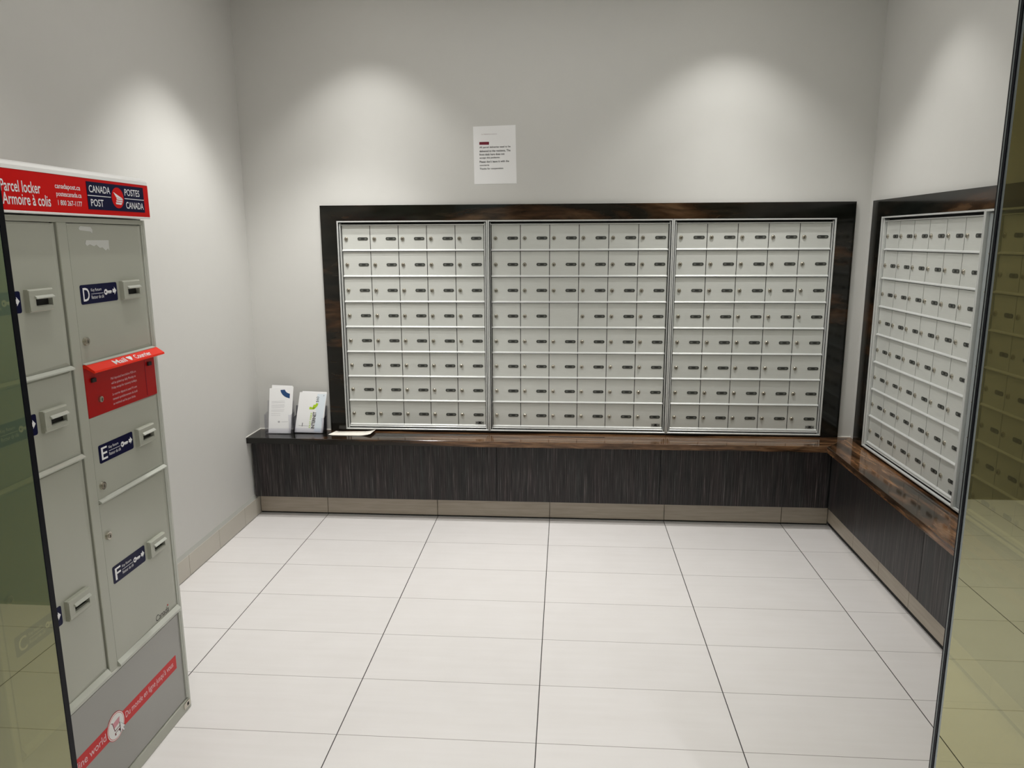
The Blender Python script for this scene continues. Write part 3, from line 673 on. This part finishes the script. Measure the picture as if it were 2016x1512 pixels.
b.add([onpaper(p) for p in ((0.138, 0.315, 0), (0.368, 0.320, 0), (0.370, 0.270, 0), (0.140, 0.268, 0))], [(0, 1, 2, 3)], maroon_m)
b.build('red_bar', nt); b = MB()
LN = [('All parcel deliveries need to be', 0.138, 0.870, 0.385, 0.345), ('delivered to the residents. The', 0.138, 0.868, 0.445, 0.408), ('front desk here does not', 0.136, 0.727, 0.503, 0.466),
      ('accept the packages.', 0.138, 0.622, 0.565, 0.527), ("Please don't leave it with the", 0.136, 0.832, 0.628, 0.590), ('concierge', 0.137, 0.362, 0.692, 0.657), ('Thanks for cooperation', 0.133, 0.690, 0.755, 0.715)]
for tx, a0, a1, v0, v1 in LN: b.text(tx, a0, a1, v0, v1, 0, ink_m, T=onpaper, bold=0.02)
b.build('printed_text', nt)

# ------------------------------------------------------------------ brochures in their acrylic holders
def holder(name, label, x0, x1, yf, yb, zt_back, zt_front, m, rot=0.0, front=None):
    front = front or m
    t = thing(name, label, 'brochure holder', ((x0+x1)/2, yf, ZC+0.0006), rot)
    h = (x1-x0)/2; D = yf-yb; b = MB()     # D negative: towards the wall
    th = 0.0022
    b.box(-h, h, 0.0, th, D, 0, m)                                            # floor
    b.add([(-h, 0, D+0.004), (h, 0, D+0.004), (h, zt_back, D-0.018), (-h, zt_back, D-0.018), (-h, 0, D+0.004-th), (h, 0, D+0.004-th), (h, zt_back, D-0.018-th), (-h, zt_back, D-0.018-th)],
          [(0, 1, 2, 3), (4, 7, 6, 5), (0, 4, 5, 1), (1, 5, 6, 2), (2, 6, 7, 3), (3, 7, 4, 0)], m)
    b.build('back_plate', t)
    b = MB()
    for s in (-1, 1):
        a = s*h; P = [(D+0.002, 0.001), (0, 0.001), (0.0, zt_front*0.55), (-0.006, zt_front), (D-0.010, zt_front*1.06)]
        n = 5; V = [(a, z, c) for c, z in P]+[(a-s*th, z, c) for c, z in P]
        b.add(V, [tuple(range(n)), tuple(range(2*n-1, n-1, -1))]+[(i, n+i, n+(i+1) % n, (i+1) % n) for i in range(n)], m)
        b.box(min(a, a-s*0.014), max(a, a-s*0.014), 0.001, zt_front, -th, 0.0, front)
    b.box(-h, h, 0.001, 0.030, -th, 0.0, front)
    b.build('pocket', t)
    return t
holder('brochure_holder', 'clear acrylic holder with the tall white leaflets, nearest the left wall', -0.316, -0.1695, -0.014, 0.028, 0.17, 0.105, acrylic_m)
holder('brochure_holder', 'smoky acrylic holder with the internet flyers, next to the stone frame', -0.1675, 0.001, 0.006, 0.046, 0.14, 0.085, smoke_m, front=acrylic_m)
def leaflet(name, label, cat, grp, quad, y0, y1, m, yoff=0.0, deco=None):
    # quad: BL, BR, TR, TL as (x, z); leans from y0 at the bottom to y1 at the top
    zb = min(p[1] for p in quad); zt = max(p[1] for p in quad)
    def pt(x, z, c=0.0):
        return (x, z, -(y0+(y1-y0)*(z-zb)/(zt-zb)+yoff)+c)
    b = MB(); F = [pt(x, z, 0.0006) for x, z in quad]; B = [pt(x, z, -0.0006) for x, z in quad]
    b.add(F+B, [(0, 1, 2, 3), (7, 6, 5, 4), (0, 4, 5, 1), (1, 5, 6, 2), (2, 6, 7, 3), (3, 7, 4, 0)], m)
    o = tag(b.build(name), label, cat, grp)
    if deco:
        b = MB()
        def uv(p):
            u, v, c_ = p
            x = (quad[0][0]*(1-u)+quad[1][0]*u)*(1-v)+(quad[3][0]*(1-u)+quad[2][0]*u)*v
            z = (quad[0][1]*(1-u)+quad[1][1]*u)*(1-v)+(quad[3][1]*(1-u)+quad[2][1]*u)*v
            return pt(x, z, 0.0010+c_)
        deco(b, uv); b.build('print', o)
    return o
def deco1(b, uv):
    P = []
    for i in range(9): t_ = math.radians(186+i*9.5); P.append((0.98+0.52*math.cos(t_), 0.97+0.22*math.sin(t_)))
    for i in range(8, -1, -1): t_ = math.radians(190+i*9.0); P.append((0.98+0.335*math.cos(t_), 0.97+0.125*math.sin(t_)))
    P = [(min(x, 0.87), min(y, 0.962)) for x, y in P]
    b.add([uv((x, y, 0)) for x, y in P], [(i, i+1, 16-i, 17-i) for i in range(8)], blue_m)
    for i, (y, x1) in enumerate(((0.70, 0.66), (0.67, 0.68), (0.62, 0.66), (0.59, 0.68), (0.56, 0.65), (0.51, 0.66), (0.48, 0.64), (0.43, 0.5), (0.39, 0.5))):
        b.add([uv(p) for p in ((0.1, y, 0), (x1, y, 0), (x1, y+0.004, 0), (0.1, y+0.004, 0))], [(0, 1, 2, 3)], greytext_m)
    b.add([uv((0.45+0.05*math.cos(i*0.628), 0.25+0.022*math.sin(i*0.628), 0)) for i in range(10)], [tuple(range(10))], greytext_m)
    b.add([uv(p) for p in ((0.56, 0.245, 0), (0.85, 0.25, 0), (0.85, 0.256, 0), (0.56, 0.251, 0))], [(0, 1, 2, 3)], greytext_m)
def deco2(b, uv):
    b.add([uv(p) for p in ((0.72, 0.02, -0.0002), (0.97, 0.02, -0.0002), (0.985, 0.97, -0.0002), (0.66, 0.97, -0.0002))], [(0, 1, 2, 3)], paperblue_m)
    b.text('INTERNET', 0.59, 0.71, 0.10, 0.52, 0, ink_m, rot=90, T=uv, bold=0.03)
    b.text('FAST FIBRE', 0.50, 0.57, 0.12, 0.50, 0, lime_m, rot=90, T=uv, bold=0.01)
    b.add([uv(p) for p in ((0.43, 0.58, 0), (0.62, 0.58, 0), (0.62, 0.63, 0), (0.50, 0.63, 0), (0.50, 0.645, 0), (0.43, 0.64, 0))], [(0, 1, 2, 3, 4, 5)], lime_m)
    b.add([uv(p) for p in ((0.56, 0.60, 0), (0.64, 0.60, 0), (0.72, 0.67, 0), (0.74, 0.73, 0), (0.66, 0.74, 0), (0.64, 0.70, 0), (0.58, 0.70, 0), (0.55, 0.66, 0))], [tuple(range(8))], lime_m)
    b.text('$60', 0.64, 0.75, 0.76, 0.90, 0, ink_m, rot=90, T=uv)
    b.add([uv((0.90+0.02*math.cos(i*0.785), 0.93+0.014*math.sin(i*0.785), 0)) for i in range(8)], [tuple(range(8))], greytext_m)
    b.add([uv(p) for p in ((0.24, 0.15, 0), (0.26, 0.15, 0), (0.26, 0.24, 0), (0.24, 0.24, 0))], [(0, 1, 2, 3)], ink_m)
    b.add([uv(p) for p in ((0.12, 0.17, 0), (0.50, 0.16, 0), (0.50, 0.166, 0), (0.12, 0.178, 0))], [(0, 1, 2, 3)], greytext_m)
g1 = 'leaflets in the acrylic holders'
Z = ZC+0.004
leaflet('leaflet', 'tall white leaflet with a blue arc at its top corner, front of the clear holder', 'leaflet', g1, [(-0.300, Z), (-0.178, Z), (-0.166, 0.696), (-0.296, 0.686)], -0.008, 0.040, paper_m, deco=deco1)
leaflet('leaflet', 'white leaflet showing as a sliver above the blue arc leaflet', 'leaflet', g1, [(-0.292, Z), (-0.180, Z), (-0.172, 0.700), (-0.284, 0.703)], -0.004, 0.044, paper_m)
leaflet('leaflet', 'tilted white and pale blue internet flyer with lime lettering', 'leaflet', g1, [(-0.164, Z+0.002), (-0.018, Z), (0.008, 0.660), (-0.140, 0.662)], 0.010, 0.060, paper_m, deco=deco2)
leaflet('leaflet', 'tilted white flyer peeking out behind the lime lettered internet flyer', 'leaflet', g1, [(-0.156, Z+0.002), (-0.012, Z), (0.006, 0.664), (-0.126, 0.668)], 0.014, 0.063, paper_m)

# curled sheet lying on the ledge
b = MB(); n = 14
F0 = [(0.030, -0.024), (0.257, -0.024)]; F1 = [(0.050, 0.052), (0.262, 0.070)]
V = []
for i in range(n+1):
    u_ = i/n; z = 0.0012+0.010*max(0, (u_-0.72)/0.28)**2+0.003*max(0, (0.12-u_)/0.12)**2
    for (p, q) in ((F0[0], F0[1]), (F1[0], F1[1])):
        V.append((p[0]+(q[0]-p[0])*u_, ZC+z, -(p[1]+(q[1]-p[1])*u_)))
V2 = [(a, z+0.0008, c) for a, z, c in V]; N_ = len(V)
F = [(2*i, 2*i+1, 2*i+3, 2*i+2) for i in range(n)]
b.add(V+V2, F+[tuple(N_+k for k in reversed(f)) for f in F]+[(2*i, 2*i+2, N_+2*i+2, N_+2*i) for i in range(n)]+[(2*i+3, 2*i+1, N_+2*i+1, N_+2*i+3) for i in range(n)], cream_m, True)
o = tag(b.build('paper_sheet'), 'cream paper slip with a curled corner lying on the stone ledge', 'paper')
b = MB()
for x0, x1, y in ((0.063, 0.072, 0.038), (0.205, 0.228, 0.050)):
    b.add([(x0, ZC+0.0024, -y), (x1, ZC+0.0024, -y), (x1, ZC+0.0024, -y-0.006), (x0, ZC+0.0024, -y-0.006)], [(0, 1, 2, 3)], greytext_m)
b.build('print', o)
